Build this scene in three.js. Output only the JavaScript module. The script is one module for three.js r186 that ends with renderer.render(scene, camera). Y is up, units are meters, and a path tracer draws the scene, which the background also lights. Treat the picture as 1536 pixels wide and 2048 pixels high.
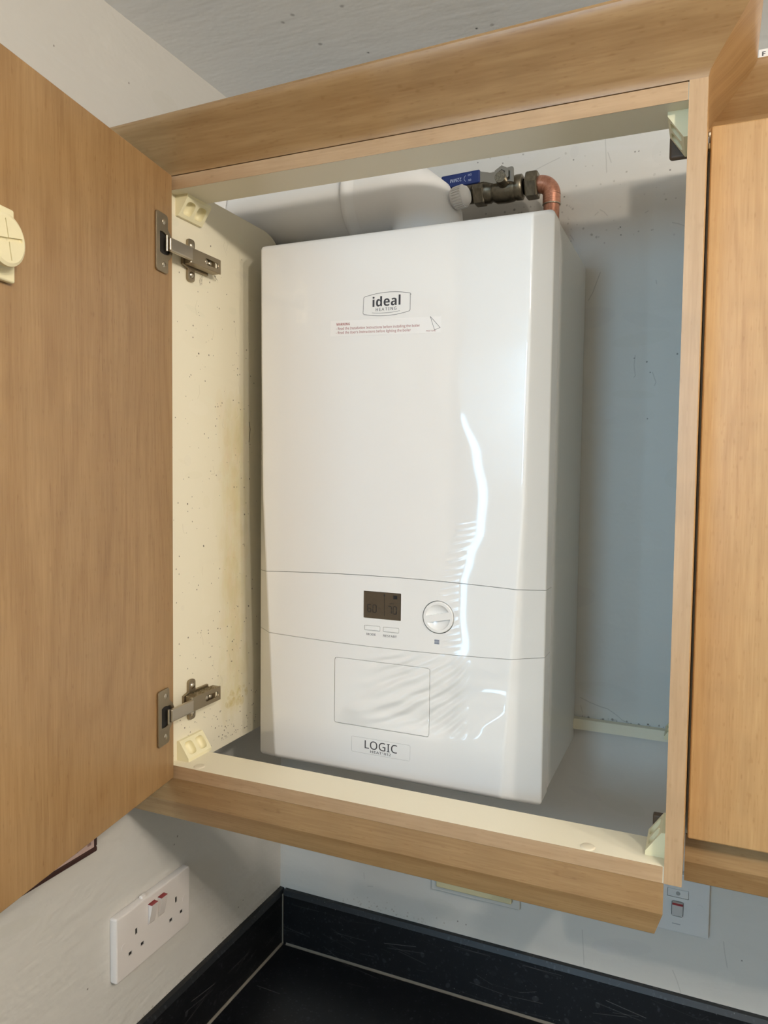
import * as THREE from 'three';
import { RoundedBoxGeometry } from 'three/addons/geometries/RoundedBoxGeometry.js';
import { mergeGeometries, toCreasedNormals } from 'three/addons/utils/BufferGeometryUtils.js';
import { FontLoader } from 'three/addons/loaders/FontLoader.js';
import { RectAreaLightUniformsLib } from 'three/addons/lights/RectAreaLightUniformsLib.js';
import { Brush, Evaluator, SUBTRACTION } from 'three-bvh-csg';

// ---------------------------------------------------------------- camera, light, exposure
const scene = new THREE.Scene();
const camera = new THREE.PerspectiveCamera(69.15, 1536 / 2048, 0.02, 50);
camera.position.set(0.6805, 1.7482, 1.1199);
camera.up.set(-0.0315, 0.99858, -0.04302);
camera.lookAt(0.6805 - 0.39752, 1.7482 - 0.05201, 1.1199 - 0.91612);
const renderer = new THREE.WebGLRenderer({ antialias: true });
renderer.toneMapping = THREE.LinearToneMapping;
renderer.toneMappingExposure = 1.0;
renderer.shadowMap.enabled = true;
scene.background = new THREE.Color().setRGB(1.6, 2.1, 2.8);       // overcast sky outside the window
RectAreaLightUniformsLib.init();
const RX = 3.0, RZ = 2.9, RY = 2.3096;                            // room size
const SIDE = { z0: 1.67, z1: 1.765, y0: 0.5, y1: 1.94 }, REAR = { x0: 0.03, x1: 0.4, y0: 1.74, y1: 2.24 };   // slim side light in the left wall and a window in the wall behind the camera
const daylight = (w, h, level, at, towards) => { const d = new THREE.RectAreaLight(new THREE.Color().setRGB(0.40, 0.71, 1.0), level, w, h); d.position.set(...at); d.lookAt(...towards); scene.add(d); };
daylight(SIDE.z1 - SIDE.z0, SIDE.y1 - SIDE.y0, 15, [-0.002, (SIDE.y0 + SIDE.y1) / 2, (SIDE.z0 + SIDE.z1) / 2], [2, (SIDE.y0 + SIDE.y1) / 2, (SIDE.z0 + SIDE.z1) / 2]);
daylight(REAR.x1 - REAR.x0, REAR.y1 - REAR.y0, 26, [(REAR.x0 + REAR.x1) / 2, (REAR.y0 + REAR.y1) / 2, RZ + 0.002], [(REAR.x0 + REAR.x1) / 2, (REAR.y0 + REAR.y1) / 2, 0]);
const LAMPS = [[1.2, 2.222, 1.2], [1.56, 2.222, 1.12], [1.92, 2.222, 1.04]];   // spots of the ceiling bar, right of the camera
const LAMP_CD = 1.36, LAMP_RGB = [1.0, 0.92, 0.82];

// ---------------------------------------------------------------- helpers
const WT = 0.0154;                                              // board thickness
const C = (r, g, b) => new THREE.Color().setRGB(r, g, b);
const S = (hex) => new THREE.Color(hex);
let rs = 12345;
const rnd = () => { rs = (rs + 0x6d2b79f5) | 0; let t = Math.imul(rs ^ (rs >>> 15), 1 | rs); t = (t + Math.imul(t ^ (t >>> 7), 61 | t)) ^ t; return ((t ^ (t >>> 14)) >>> 0) / 4294967296; };
function creased(g, a) { g.scale(1000, 1000, 1000); const q = toCreasedNormals(g, a); q.scale(0.001, 0.001, 0.001); if (q !== g) g.scale(0.001, 0.001, 0.001); return q; }   // its hash is 1 cm coarse, so work in millimetres
const taken = {};
const numbered = (n) => { taken[n] = (taken[n] ?? -1) + 1; return taken[n] ? n + '_' + String(taken[n]).padStart(3, '0') : n; };
function mesh(name, geo, mat, parent) {
  const m = new THREE.Mesh(Array.isArray(geo) ? merge(geo) : geo, mat);
  m.name = name; m.castShadow = m.receiveShadow = true; parent.add(m); return m;
}
function merge(list) {
  const a = list.map((g) => { const n = g.index ? g.toNonIndexed() : g.clone(); for (const k of Object.keys(n.attributes)) if (!['position', 'normal', 'uv'].includes(k)) n.deleteAttribute(k); if (!n.attributes.uv) n.setAttribute('uv', new THREE.BufferAttribute(new Float32Array(n.attributes.position.count * 2), 2)); n.clearGroups(); return n; });
  return mergeGeometries(a);
}
function thing(name, label, category, group) { const g = new THREE.Group(); g.name = numbered(name); g.userData = { label, category }; if (group) g.userData.group = group; scene.add(g); return g; }
function struct(name, geo, mat, label) { const m = mesh(name, geo, mat, scene); m.userData = { kind: 'structure', label, category: name.split('_')[0] }; return m; }
const bx = (x0, x1, y0, y1, z0, z1) => new THREE.BoxGeometry(x1 - x0, y1 - y0, z1 - z0).translate((x0 + x1) / 2, (y0 + y1) / 2, (z0 + z1) / 2);
const rb = (x0, x1, y0, y1, z0, z1, r = 0.001, s = 2) => new RoundedBoxGeometry(x1 - x0, y1 - y0, z1 - z0, s, Math.min(r, (x1 - x0) / 2.01, (y1 - y0) / 2.01, (z1 - z0) / 2.01)).translate((x0 + x1) / 2, (y0 + y1) / 2, (z0 + z1) / 2);
const cyl = (r0, r1, h, n = 32) => new THREE.CylinderGeometry(r0, r1, h, n);
// uv in metres from position: v runs along `along`, u along the other axis of the face
function uvMetres(geo, along = 'y', su = 1, sv = 1, ou = 0, ov = 0) {
  const g = geo.index ? geo.toNonIndexed() : geo, p = g.attributes.position, n = g.attributes.normal, uv = new Float32Array(p.count * 2), ax = { x: 0, y: 1, z: 2 }[along];
  for (let i = 0; i < p.count; i += 3) {
    const N = [0, 0, 0];
    for (let k = 0; k < 3; k++) { N[0] += Math.abs(n.getX(i + k)); N[1] += Math.abs(n.getY(i + k)); N[2] += Math.abs(n.getZ(i + k)); }
    const d = N.indexOf(Math.max(...N)), va = d === ax ? (ax + 1) % 3 : ax, ua = 3 - d - va;
    for (let k = 0; k < 3; k++) { const q = [p.getX(i + k), p.getY(i + k), p.getZ(i + k)]; uv[(i + k) * 2] = q[ua] * su + ou; uv[(i + k) * 2 + 1] = q[va] * sv + ov; }
  }
  g.setAttribute('uv', new THREE.BufferAttribute(uv, 2)); return g;
}
// ---------------------------------------------------------------- noise and textures
const h2 = (x, y, s) => { let h = Math.imul(x, 374761393) + Math.imul(y, 668265263) + Math.imul(s, 1274126177); h = Math.imul(h ^ (h >>> 13), 1274126177); return ((h ^ (h >>> 16)) >>> 0) / 4294967296; };
function vn(x, y, s) { const xi = Math.floor(x), yi = Math.floor(y); let u = x - xi, v = y - yi; u = u * u * (3 - 2 * u); v = v * v * (3 - 2 * v); const a = h2(xi, yi, s), b = h2(xi + 1, yi, s), c = h2(xi, yi + 1, s), d = h2(xi + 1, yi + 1, s); return a + (b - a) * u + (c - a) * v + (a - b - c + d) * u * v; }
function fbm(x, y, s, o = 3) { let t = 0, a = 0.5, n = 0; for (let i = 0; i < o; i++) { t += a * vn(x, y, s + i * 17); n += a; a *= 0.5; x *= 2.03; y *= 2.03; } return t / n; }
function dataTex(w, h, fn, srgb = true, wrap = THREE.MirroredRepeatWrapping) {
  const d = new Uint8Array(w * h * 4);
  for (let j = 0; j < h; j++) for (let i = 0; i < w; i++) { const c = fn(i / w, j / h), o = (j * w + i) * 4; d[o] = Math.max(0, Math.min(255, c[0])); d[o + 1] = Math.max(0, Math.min(255, c[1])); d[o + 2] = Math.max(0, Math.min(255, c[2])); d[o + 3] = 255; }
  const t = new THREE.DataTexture(d, w, h); t.magFilter = THREE.LinearFilter; t.minFilter = THREE.LinearMipmapLinearFilter; t.wrapS = t.wrapT = wrap; if (srgb) t.colorSpace = THREE.SRGBColorSpace; t.needsUpdate = true; return t;
}
function canvasTex(w, h, draw, wrap = THREE.MirroredRepeatWrapping) {
  const c = document.createElement('canvas'); c.width = w; c.height = h; draw(c.getContext('2d'), w, h);
  const t = new THREE.CanvasTexture(c); t.colorSpace = THREE.SRGBColorSpace; t.magFilter = THREE.LinearFilter; t.wrapS = t.wrapT = wrap; return t;
}
// wood foil: u covers 0.5 m across the grain, v covers 1 m along it
function woodTex(seed, base, dark, amp = 1) {
  return dataTex(1024, 1024, (u, v) => {
    const X = u * 0.5, Y = v;
    const warp = fbm(X * 9, Y * 1.6, seed, 3) - 0.5;
    const broad = fbm(X * 22 + warp * 2.0, Y * 1.3, seed + 3, 4);
    const ring = 0.5 + 0.5 * Math.sin((X * 30 + warp * 11 + fbm(X * 5, Y * 0.9, seed + 9, 2) * 9) * 6.283 * 0.55);
    const fine = fbm(X * 300 + warp * 12, Y * 16, seed + 5, 3);
    const hair = fbm(X * 800, Y * 34, seed + 6, 2);
    const pp = vn(X * 900, Y * 120, seed + 8), pore = pp > 0.80 ? (pp - 0.8) * 5 : 0;
    let t = 0.55 * (broad - 0.5) + 0.14 * (Math.pow(ring, 6) - 0.2) + 0.30 * (fine - 0.5) + 0.32 * (hair - 0.5) + 0.30 * pore * (0.4 + broad);
    t = Math.max(0, Math.min(1, 0.36 + t * 1.15 * amp));
    const k = 0.985 + 0.03 * vn(X * 60, Y * 60, seed + 11);
    return [0, 1, 2].map((i) => (base[i] + (dark[i] - base[i]) * t) * k);
  });
}
const FOIL = [[170, 137, 94], [133, 97, 57]], OAK = [[192, 158, 110], [158, 118, 72]], EDGING = [[190, 159, 123], [157, 124, 87]];   // light and dark of each grain
const woodA = woodTex(3, ...FOIL), woodB = woodTex(41, ...FOIL), woodC = woodTex(77, ...OAK, 0.95), woodE = woodTex(101, ...EDGING, 0.8);
const woodMat = (map, rough = 0.42) => new THREE.MeshPhysicalMaterial({ map, roughness: rough, clearcoat: 0.25, clearcoatRoughness: 0.3 });
const wood = { door: woodMat(woodA), cornice: woodMat(woodB), right: woodMat(woodC), edge: woodMat(woodE) };
const W = (geo, along, ou = 0, ov = 0) => uvMetres(geo, along, 2, 1, ou, ov);      // wood uv

// brushed emulsion paint: relief shared by walls and ceiling, 1 m square
const paintBump = dataTex(1024, 1024, (u, v) => { const k = 128 + 150 * (fbm(u * 34, v * 150, 5, 3) - 0.5) + 90 * (fbm(u * 9, v * 12, 8, 3) - 0.5) + 60 * (fbm(u * 240, v * 300, 6, 2) - 0.5); return [k, k, k]; }, false);
const speck = (g, x, y, r, c) => { g.fillStyle = c; g.beginPath(); g.ellipse(x, y, r, r * (0.6 + rnd() * 0.7), rnd() * 3, 0, 7); g.fill(); };
function mottle(g, w, h, n, a) { for (let i = 0; i < n; i++) { const c = rnd() > 0.5 ? '255,255,252' : '120,115,105'; g.fillStyle = `rgba(${c},${a * rnd()})`; g.beginPath(); g.ellipse(rnd() * w, rnd() * h, 4 + rnd() * 60, 2 + rnd() * 22, rnd() * 0.6 - 0.3, 0, 7); g.fill(); } }
function stroke(g, pts, c, lw) { g.strokeStyle = c; g.lineWidth = lw; g.lineCap = 'round'; g.lineJoin = 'round'; g.beginPath(); pts.forEach(([x, y], i) => (i ? g.lineTo(x, y) : g.moveTo(x, y))); g.stroke(); }
const backMarks = [[[0.517,1.418],[0.532,1.412],[0.546,1.408],[0.557,1.406],[0.569,1.399],[0.578,1.392],[0.59,1.388]],[[0.514,2.002],[0.52,2.013],[0.526,2.03],[0.53,2.041]],[[0.52,2.123],[0.525,2.127]],[[0.527,2.13],[0.533,2.126],[0.538,2.12]],[[0.589,2.118],[0.593,2.12]],[[0.532,2.23],[0.535,2.181]],[[0.536,2.209],[0.541,2.194]],[[0.425,2.197],[0.447,2.205],[0.468,2.212]],[[0.625,2.1],[0.634,2.097],[0.642,2.093]],[[0.581,1.92],[0.58,1.906],[0.582,1.891],[0.58,1.889]],[[0.605,1.895],[0.61,1.881],[0.608,1.876]],[[0.606,2.023],[0.607,2.018]],[[0.165,1.068],[0.166,1.057]],[[0.172,1.046],[0.182,1.048]],[[0.529,1.063],[0.533,1.01]],[[0.657,1.037],[0.663,1.024],[0.669,1.007]],[[0.722,1.097],[0.724,1.082],[0.728,1.061]],[[0.518,1.406],[0.521,1.396]],[[0.486,2.099],[0.491,2.091]]];
const backDots = [[0.573,2.204],[0.578,2.204],[0.62,2.172],[0.556,2.102],[0.557,2.091],[0.58,1.916],[0.597,1.91],[0.602,1.895],[0.746,1.076],[0.6,1.83],[0.333,1.026],[0.347,1.024],[0.488,2.206],[0.383,2.217],[0.344,2.224],[0.476,2.155],[0.637,1.919]];
const PAINT = '#cfcac1';
// back wall map: x 0..1.024, y 0.9..2.334
const backTex = canvasTex(1464, 2048, (g, w, h) => {
  g.fillStyle = PAINT; g.fillRect(0, 0, w, h); mottle(g, w, h, 500, 0.035);
  const P = ([x, y]) => [(x / 1.024) * w, (1 - (y - 0.9) / 1.434) * h];
  backMarks.forEach((m, i) => stroke(g, m.map(P), `rgba(110,104,96,${i < 2 ? 0.5 : 0.28})`, i < 2 ? 1.0 : 1.3));
  backDots.forEach((d) => speck(g, ...P(d), 1.4, 'rgba(60,54,48,0.65)'));
  for (let i = 0; i < 90; i++) { const [x, y] = P([0.34 + rnd() * 0.3, 2.08 + rnd() * 0.17]); speck(g, x, y, 0.5 + rnd() * 1.8, `rgba(90,82,70,${0.1 + 0.25 * rnd()})`); }
  for (let i = 0; i < 120; i++) { const [x, y] = P([0.34 + rnd() * 0.15, 2.06 + rnd() * 0.09]); speck(g, x, y, 0.5 + rnd() * 1.8, `rgba(70,64,56,${0.1 + 0.3 * rnd()})`); }
  for (let i = 0; i < 60; i++) { const [x, y] = P([0.11 + rnd() * 0.2, 1.009 + rnd() * rnd() * 0.02]); speck(g, x, y, 0.5 + rnd() * 1.3, `rgba(120,100,80,${0.15 + 0.3 * rnd()})`); }
  for (let i = 0; i < 70; i++) { const x = 0.09 + rnd() * 0.56, [a, b] = P([x, 1.3885 + rnd() * 0.003]); speck(g, a, b, 0.8 + rnd() * 1.6, 'rgba(80,70,56,0.5)'); }
});
const leftTex = canvasTex(2048, 2048, (g, w, h) => {   // left wall: z 0..1.434, y 0.9..2.334
  g.fillStyle = PAINT; g.fillRect(0, 0, w, h); mottle(g, w, h, 500, 0.03);
  const P = ([z, y]) => [(z / 1.434) * w, (1 - (y - 0.9) / 1.434) * h];
  [[0.282,1.225],[0.289,1.216],[0.488,2.218],[0.371,2.233],[0.117,1.042],[0.13,1.037],[0.452,1.109]].forEach((d) => speck(g, ...P(d), 1.6, 'rgba(70,60,52,0.6)'));
  for (let i = 0; i < 90; i++) speck(g, ...P([rnd() * 0.5, 1.006 + rnd() * rnd() * 0.006]), 0.6 + rnd() * 1.3, 'rgba(120,112,96,0.4)');
});
const ceilTex = canvasTex(1024, 1024, (g, w, h) => {   // ceiling: 1.434 m square
  g.fillStyle = '#f6f5f3'; g.fillRect(0, 0, w, h); mottle(g, w, h, 400, 0.03);
  [[0.538,0.169],[0.396,0.189],[0.247,0.192],[0.458,0.175],[0.454,0.168],[0.416,0.189],[0.38,0.166],[0.374,0.165],[0.176,0.293],[0.195,0.302],[0.197,0.234],[0.259,0.294]].forEach(([x, z], i) => speck(g, (x / 1.434) * w, (1 - z / 1.434) * h, i < 3 ? 1.0 : 1.9, i < 3 ? 'rgba(30,28,26,0.85)' : 'rgba(90,86,84,0.35)'));
});
const paint = (map, relief) => new THREE.MeshPhysicalMaterial({ map, roughness: 0.5, bumpMap: paintBump, bumpScale: relief });
const wallBackMat = paint(backTex, 0.0005), wallLeftMat = paint(leftTex, 0.0013), ceilMat = paint(ceilTex, 0.0008), plainWall = new THREE.MeshStandardMaterial({ color: S('#cdc7bd'), roughness: 0.6 });
const cream = new THREE.MeshPhysicalMaterial({ color: S('#e6ddc4'), roughness: 0.38 });
const creamPlastic = new THREE.MeshPhysicalMaterial({ color: S('#e9dfb8'), roughness: 0.4 });
const whitePlastic = new THREE.MeshPhysicalMaterial({ color: S('#e4e0da'), roughness: 0.3 });
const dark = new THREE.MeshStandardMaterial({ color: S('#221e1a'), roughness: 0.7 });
const nickel = new THREE.MeshPhysicalMaterial({ color: S('#b9ae9c'), metalness: 1, roughness: 0.3 });
const nickelDull = new THREE.MeshPhysicalMaterial({ color: S('#a1937c'), metalness: 1, roughness: 0.42 });

// ---------------------------------------------------------------- the room
const wallUV = (g, x0, w, ax) => uvMetres(g, 'y', 1 / w, 1 / 1.434, 0, -0.9 / 1.434);
struct('floor', bx(-0.1, RX + 0.1, -0.1, 0, -0.1, RZ + 0.1), new THREE.MeshStandardMaterial({ color: S('#5c544a'), roughness: 0.5 }), 'plain floor of the kitchen');
struct('ceiling', uvMetres(bx(-0.1, RX + 0.1, RY, RY + 0.1, -0.1, RZ + 0.1), 'z', 1 / 1.434, 1 / 1.434), ceilMat, 'grey white painted ceiling with specks');
struct('wall_back', wallUV(bx(-0.1, RX + 0.1, 0, RY, -0.1, 0), 0, 1.024), wallBackMat, 'scuffed off-white painted wall behind the boiler');
struct('wall_left', wallUV(merge([bx(-0.1, 0, 0, RY, 0, SIDE.z0), bx(-0.1, 0, 0, SIDE.y0, SIDE.z0, SIDE.z1), bx(-0.1, 0, SIDE.y1, RY, SIDE.z0, SIDE.z1), bx(-0.1, 0, 0, RY, SIDE.z1, RZ)]), 0, 1.434), wallLeftMat, 'off-white painted wall with the twin socket');
struct('wall_right', bx(RX, RX + 0.1, 0, RY, 0, RZ), plainWall, 'plain off-white wall');
struct('wall_front', merge([bx(-0.1, REAR.x0, 0, RY, RZ, RZ + 0.1), bx(REAR.x0, REAR.x1, 0, REAR.y0, RZ, RZ + 0.1), bx(REAR.x0, REAR.x1, REAR.y1, RY, RZ, RZ + 0.1), bx(REAR.x1, RX + 0.1, 0, RY, RZ, RZ + 0.1)]), plainWall, 'plain off-white wall with a small window');
function windowIn(n, label, w, h, place) {   // frame and pane, built facing +z round the origin
  const g = new THREE.Group(), f = 0.02; g.name = 'window_' + n; g.userData = { kind: 'structure', label, category: 'window' }; scene.add(g);
  mesh('window_frame', place(merge([bx(-w / 2, -w / 2 + f, -h / 2, h / 2, -0.02, 0.02), bx(w / 2 - f, w / 2, -h / 2, h / 2, -0.02, 0.02), bx(-w / 2 + f, w / 2 - f, -h / 2, -h / 2 + f, -0.02, 0.02), bx(-w / 2 + f, w / 2 - f, h / 2 - f, h / 2, -0.02, 0.02)])), whitePlastic, g);
  mesh('pane', place(bx(-w / 2 + f, w / 2 - f, -h / 2 + f, h / 2 - f, -0.002, 0.002)), new THREE.MeshPhysicalMaterial({ color: C(1, 1, 1), transmission: 1, roughness: 0, thickness: 0 }), g);
}
windowIn(1, 'slim tall white framed side light', SIDE.z1 - SIDE.z0, SIDE.y1 - SIDE.y0, (g) => g.rotateY(Math.PI / 2).translate(-0.07, (SIDE.y0 + SIDE.y1) / 2, (SIDE.z0 + SIDE.z1) / 2));
windowIn(2, 'small white framed window', REAR.x1 - REAR.x0, REAR.y1 - REAR.y0, (g) => g.translate((REAR.x0 + REAR.x1) / 2, (REAR.y0 + REAR.y1) / 2, RZ + 0.07));

// ---------------------------------------------------------------- worktop and upstands
const blackTex = (seed, scuffs) => canvasTex(1024, 1024, (g, w, h) => {
  g.fillStyle = '#0d0d0f'; g.fillRect(0, 0, w, h);
  for (let i = 0; i < 2600; i++) { const k = 18 + rnd() * 46; speck(g, rnd() * w, rnd() * h, 1 + rnd() * 4, `rgba(${k},${k},${k + 5},0.6)`); }
  for (let i = 0; i < 260; i++) speck(g, rnd() * w, rnd() * h, 0.8 + rnd() * 1.3, `rgba(150,148,142,${0.25 + rnd() * 0.5})`);
  for (let i = 0; i < scuffs; i++) { const x = rnd() * w, y = rnd() * h, a = rnd() * 0.5 - 0.25; stroke(g, [[x, y], [x + (20 + rnd() * 160) * Math.cos(a), y + (20 + rnd() * 160) * Math.sin(a)]], `rgba(150,146,142,${0.1 + rnd() * 0.4})`, 0.6 + rnd() * 2.4); }
  for (let i = 0; i < scuffs / 5; i++) speck(g, rnd() * w, rnd() * h, 4 + rnd() * 10, `rgba(120,120,124,${0.12 + rnd() * 0.22})`);
});
const blackTop = new THREE.MeshPhysicalMaterial({ map: blackTex(1, 20), roughness: 0.34 }), blackUp = new THREE.MeshPhysicalMaterial({ map: blackTex(2, 150), roughness: 0.42 });
const sealMat = new THREE.MeshStandardMaterial({ color: S('#6f685c'), roughness: 0.7 });
{
  const t = thing('worktop', 'black speckled laminate worktop running round the corner', 'worktop');
  mesh('worktop_surface', uvMetres(merge([bx(0, RX, 0.872, 0.91, 0, 0.62), bx(0, 0.62, 0.872, 0.91, 0.62, 1.6)]), 'z', 2.4, 2.4), blackTop, t);
  const up = (nm, lab, pts, len, place) => {
    const s = new THREE.Shape(); s.moveTo(0, 0.9102); s.lineTo(0.012, 0.9102); s.lineTo(0.012, 0.998); s.lineTo(0.0075, 1.0052); s.lineTo(0, 1.0055); s.closePath();
    const g = new THREE.ExtrudeGeometry(s, { depth: len, bevelEnabled: false }); place(g);
    const u = thing(nm, lab, 'upstand'); mesh('upstand_board', uvMetres(g, 'y', 2.4, 2.4), blackUp, u); return u;
  };
  const b = up('worktop_upstand', 'scuffed black laminate upstand along the wall under the boiler cabinet', 0, RX - 0.012, (g) => g.rotateY(Math.PI / 2).translate(0.012, 0, 0).scale(1, 1, -1));
  // after rotateY the profile depth points to -z; mirror back and flip the triangles
  { const m = b.children[0], p = m.geometry.attributes.position, n = m.geometry.attributes.normal; for (let i = 0; i < p.count; i += 3) for (const a of [p, n]) { const t1 = [a.getX(i + 1), a.getY(i + 1), a.getZ(i + 1)]; a.setXYZ(i + 1, a.getX(i + 2), a.getY(i + 2), a.getZ(i + 2)); a.setXYZ(i + 2, ...t1); } m.geometry = uvMetres(m.geometry, 'y', 2.4, 2.4); }
  const bead = (len) => { const q = new THREE.Shape(); q.moveTo(0.0121, 0.9103); q.lineTo(0.0152, 0.9103); q.quadraticCurveTo(0.0128, 0.9108, 0.0121, 0.9132); q.closePath(); return new THREE.ExtrudeGeometry(q, { depth: len, bevelEnabled: false, curveSegments: 4 }); };
  mesh('sealant_bead', bead(RX - 0.03).rotateY(-Math.PI / 2).scale(1, 1, 1).rotateY(0).translate(RX - 0.01, 0, 0), sealMat, b).userData.label = 'dirty grey sealant line';
  mesh('sealant_joint', cyl(0.0014, 0.0014, 0.09, 8).translate(0.0135, 0.956, 0.0135), sealMat, b).userData.label = 'grey sealant in the corner joint';
  const l = up('worktop_upstand', 'scuffed black laminate upstand on the wall below the twin socket', 0, 1.6, () => 0);
  l.children[0].geometry = uvMetres(l.children[0].geometry, 'y', 2.4, 2.4);
  mesh('sealant_bead', bead(1.58).translate(0, 0, 0.015), sealMat, l).userData.label = 'dirty grey sealant line';
}
for (const [x0, x1, z0, z1, lab] of [[0.64, 1.24, 0, 0.58, 'plain base cupboard under the worktop beside the corner'], [0.02, 0.62, 0, 0.58, 'plain corner base cupboard under the worktop'], [1.26, 2.4, 0, 0.58, 'wide plain base cupboard under the worktop away from the corner'], [2.42, 2.98, 0.64, 2.25, 'long plain unseen base cupboard added along the opposite wall to darken bounced light'], [0.7, 2.98, 2.3, 2.88, 'long plain unseen base cupboard added along the far wall to darken bounced light']]) {  // last two are unseen, added to cut light bouncing off the lower walls
  const t = thing('base_cupboard', lab, 'cupboard');
  mesh('body', [bx(x0, x1, 0.1, 0.872, z0 + 0.002, z1 - 0.02), bx(x0, x1, 0, 0.1, z0 + 0.002, z1 - 0.06)], cream, t);
  mesh('door', W(rb(x0 + 0.002, x1 - 0.002, 0.11, 0.868, z1 - 0.02, z1 - 0.002, 0.002), 'y'), wood.right, t);
}

// ---------------------------------------------------------------- boiler cabinet
const XL = 0.0864, XR = 0.6554, XO = XR + WT, YT = 2.0937, YB = 1.3733, YR = YB + WT, YU = YT - WT - 0.001, ZC = 0.4042;
const cab = thing('boiler_cabinet', 'open wall cabinet of wood-edged cream boards housing the boiler', 'cabinet');
const panelTex = canvasTex(1024, 1826, (g, w, h) => {   // left board, inner face: z 0..0.404, y 1.3733..2.0937
  g.fillStyle = '#e6ddc4'; g.fillRect(0, 0, w, h); mottle(g, w, h, 160, 0.03);
  const P = ([z, y]) => [(z / 0.4042) * w, (1 - (y - YB) / (YT - YB)) * h];
  for (let i = 0; i < 420; i++) { const [x, y] = P([0.262 + 0.035 * (rnd() + rnd() - 1) + 0.01 * rnd(), 1.42 + rnd() * 0.42]); g.fillStyle = `rgba(206,190,132,${0.02 + rnd() * 0.05})`; g.beginPath(); g.ellipse(x, y, 6 + rnd() * 26, 12 + rnd() * 70, 0, 0, 7); g.fill(); }
  for (let i = 0; i < 26; i++) speck(g, ...P([0.235 + rnd() * 0.05, 1.425 + rnd() * 0.02]), 4 + rnd() * 12, 'rgba(190,170,96,0.22)');
  for (let i = 0; i < 330; i++) { const y = YB + 0.01 + Math.pow(rnd(), 2.4) * 0.62; speck(g, ...P([0.21 + rnd() * 0.19, y]), 0.7 + rnd() * 1.9, `rgba(58,48,34,${0.35 + rnd() * 0.55})`); }
  for (let i = 0; i < 40; i++) speck(g, ...P([0.22 + rnd() * 0.17, 1.7 + rnd() * 0.35]), 0.7 + rnd() * 1.6, 'rgba(58,48,34,0.7)');
  for (let i = 0; i < 26; i++) { const [x, y] = P([0.21 + rnd() * 0.18, YB + rnd() * 0.7]); stroke(g, [[x, y], [x + rnd() * 24 - 12, y + 10 + rnd() * 22], [x + rnd() * 30 - 15, y + 26 + rnd() * 24]], 'rgba(110,96,66,0.28)', 0.9); }
  stroke(g, [P([0.2315, 1.818]), P([0.229, 1.808]), P([0.232, 1.79])], 'rgba(40,34,26,0.8)', 2.6);
  stroke(g, [P([0.317, 2.005]), P([0.312, 2.001]), P([0.306, 1.997])], 'rgba(60,50,36,0.8)', 1.6);
  for (let i = 0; i < 22; i++) { const [x, y] = P([0.337 + rnd() * 0.006, 1.985 + rnd() * 0.012]); stroke(g, [[x, y], [x + rnd() * 14 - 7, y + rnd() * 16]], 'rgba(96,86,66,0.45)', 1.1); }
});
const panelMat = new THREE.MeshPhysicalMaterial({ map: panelTex, roughness: 0.36 });
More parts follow.
